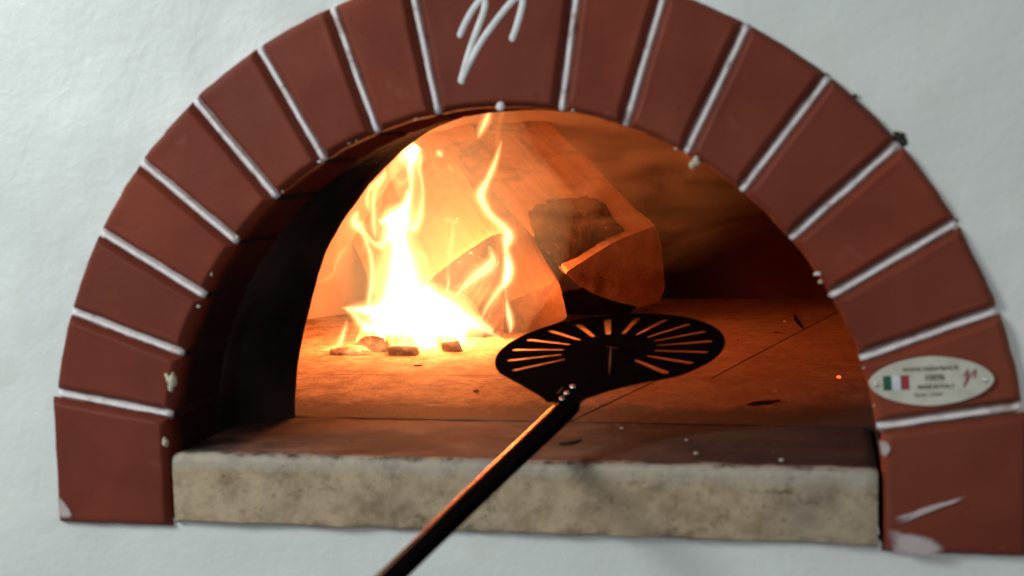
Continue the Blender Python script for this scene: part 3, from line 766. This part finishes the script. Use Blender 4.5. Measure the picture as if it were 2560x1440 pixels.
# handle: flat oval tube fixed under the neck
rings = []
HP = [(.112, .0020), (.166, .0062), (.24, .0025), (.33, -.0032), (.42, -.0080), (.53, -.0142), (.80, -.029)]
rings = []; rod = []
for a_, b_ in crom(HP, 6):
    k = min(1, max(0, (a_ - .16) / .3)); hw = .0106 - .0030 * k; ht = .0050
    if a_ < .15: hw = .0095; ht = .0028
    c = PC + PA * a_ + PB * (b_ + .0010) - PN * (.0016 + ht)
    rings.append([tuple(c + PB * (math.copysign(abs(math.cos(t)) ** .35, math.cos(t)) * hw) + PN * (math.copysign(abs(math.sin(t)) ** .35, math.sin(t)) * ht)) for t in [2 * math.pi * q / 28 for q in range(28)]])
    if a_ > .164: rod.append((c - PB * (hw + .0010) + PN * .0026, .0029))
me = loft(rings); sharp(me, 50); link('handle', me, DARK, peel)
r0 = rod[0][0]; cap = [(r0 - PA * .0024, .0008), (r0 - PA * .0018, .0019), (r0 - PA * .0009, .0025)]
me = loft([[tuple(c + (PB * math.cos(2 * math.pi * q / 16) + PN * math.sin(2 * math.pi * q / 16)) * r) for q in range(16)] for c, r in cap + rod]); link('edge_rod', me, HANDLE, peel, True)
for a_ in (.1172, .1354, .1514):
    bm = bmesh.new(); bmesh.ops.create_uvsphere(bm, u_segments=20, v_segments=10, radius=1)
    for v in bm.verts: v.co = PC + PA * (a_ + v.co.x * .0036) + PB * (-.0013 + v.co.y * .0036) + PN * (v.co.z * .0022)
    me = bpy.data.meshes.new('mesh'); bm.to_mesh(me); bm.free(); link('rivet', me, STEEL, peel, True)

SHEEN = m_flat('sheen_grey', (.045, .034, .032), .5)
def onplane(x, y):
    d = ray(x, y); P = CAM + d * ((PC - CAM).dot(PN) / d.dot(PN)) - PC; return Vector((P.dot(PA), P.dot(PB)))
for (p, q, wd) in (((1527, 870), (1523, 936), .0011), ((1514, 866), (1544, 872), .0006), ((1392, 985), (1408, 968), .0010)):  # thin pale strokes painting reflection streaks on the blade
    a, b = onplane(*p), onplane(*q); n = Vector((-(b - a).y, (b - a).x)).normalized() * wd
    link('sheen_streak', plane_mesh([[tuple(a - n * .4), tuple(a.lerp(b, .4) - n), tuple(b - n * .3), tuple(b + n * .3), tuple(a.lerp(b, .5) + n), tuple(a + n * .4)]], .00005, 0, PC + PN * .00015, PA, PB, PN), SHEEN, peel)

# ------------------------------------------------------------------ oval maker's plate
pc0 = bp(2327, 952, 0); plate = thing('maker_plate', "small cream oval maker's plate with flag and lettering on the lower right brick", 'plaque', (pc0.x, -.0008, pc0.z))
CREAM = m_flat('cream_plate', (.60, .56, .44), .35); INK = m_flat('ink', (.10, .075, .05), .5)
tilt = math.radians(3.0)
ax = Vector((math.cos(tilt), 0, math.sin(tilt))); ay = Vector((-math.sin(tilt), 0, math.cos(tilt))); az = Vector((0, -1, 0))
og = Vector((pc0.x, -.0016, pc0.z))
RX, RY = .0535, .0218
me = plane_mesh([[(RX * math.cos(t) * (1 - .04 * abs(math.sin(2 * t))), RY * math.sin(t) * (1 - .04 * abs(math.sin(2 * t)))) for t in [2 * math.pi * k / 72 for k in range(72)]]], .0006, .0006, og, ax, ay, az); link('plate', me, CREAM, plate)
top = og + az * .0014
def rect(x0, x1, y0, y1): return [(x0, y0), (x1, y0), (x1, y1), (x0, y1)]
for nm, x0, col in (('flag_band', -.0415, (.02, .10, .055)), ('flag_band', -.0338, (.66, .68, .70)), ('flag_band', -.0261, (.32, .035, .04))):
    link(nm, plane_mesh([rect(x0, x0 + .0072, -.0068, .0064)], .0001, 0, top, ax, ay, az), m_flat('flag_' + str(x0), col, .4), plate)
def text(body, size, x, y, parent, mat, bold=0.0, sx=1.0, align='CENTER'):
    cu = bpy.data.curves.new('t', 'FONT'); cu.body = body; cu.size = size; cu.align_x = align; cu.align_y = 'CENTER'; cu.extrude = .0001; cu.offset = bold
    ob = bpy.data.objects.new('t', cu); COL.objects.link(ob); dg = bpy.context.evaluated_depsgraph_get()
    me = bpy.data.meshes.new_from_object(ob.evaluated_get(dg)); bpy.data.objects.remove(ob)
    for v in me.vertices: v.co = top + ax * (x + v.co.x * sx) + ay * (y + v.co.y) + az * v.co.z
    me.materials.clear(); return link('lettering', me, mat, parent)
text('www.valoriani.it', .0066, .0000, .0118, plate, INK, .00012, 1.12)
text('100%', .0072, .0030, .0032, plate, INK, .00018, 1.15)
text('MADE IN ITALY', .0047, .0040, -.0050, plate, INK, .00015, .98)
text('Serie : 3504', .0046, -.0030, -.0120, plate, INK, .00003, 1.1)
def pp(x, y, w_=1): v = top + ax * x + ay * y; return (v.x, v.z, w_)
RED = m_flat('emblem_red', (.26, .06, .05), .5)
link('emblem', stroke_mesh([[pp(.0285,.0035),pp(.0305,.0070),pp(.0320,.0085),pp(.0318,.0050),pp(.0300,-.0005),pp(.0282,-.0055)],[pp(.0282,-.0055),pp(.0320,.0010),pp(.0365,.0070),pp(.0385,.0085),pp(.0382,.0050),pp(.0370,.0020)]], top.y, .0009, .0003), RED, plate, True)
for x_ in (-.0470, .0470):
    bm = bmesh.new(); bmesh.ops.create_uvsphere(bm, u_segments=16, v_segments=8, radius=1)
    for v in bm.verts: v.co = top + ax * (x_ + v.co.x * .0024) + ay * (-.001 + v.co.y * .0024) + az * (v.co.z * .0009)
    me = bpy.data.meshes.new('mesh'); bm.to_mesh(me); bm.free(); link('rivet', me, STEEL, plate, True)
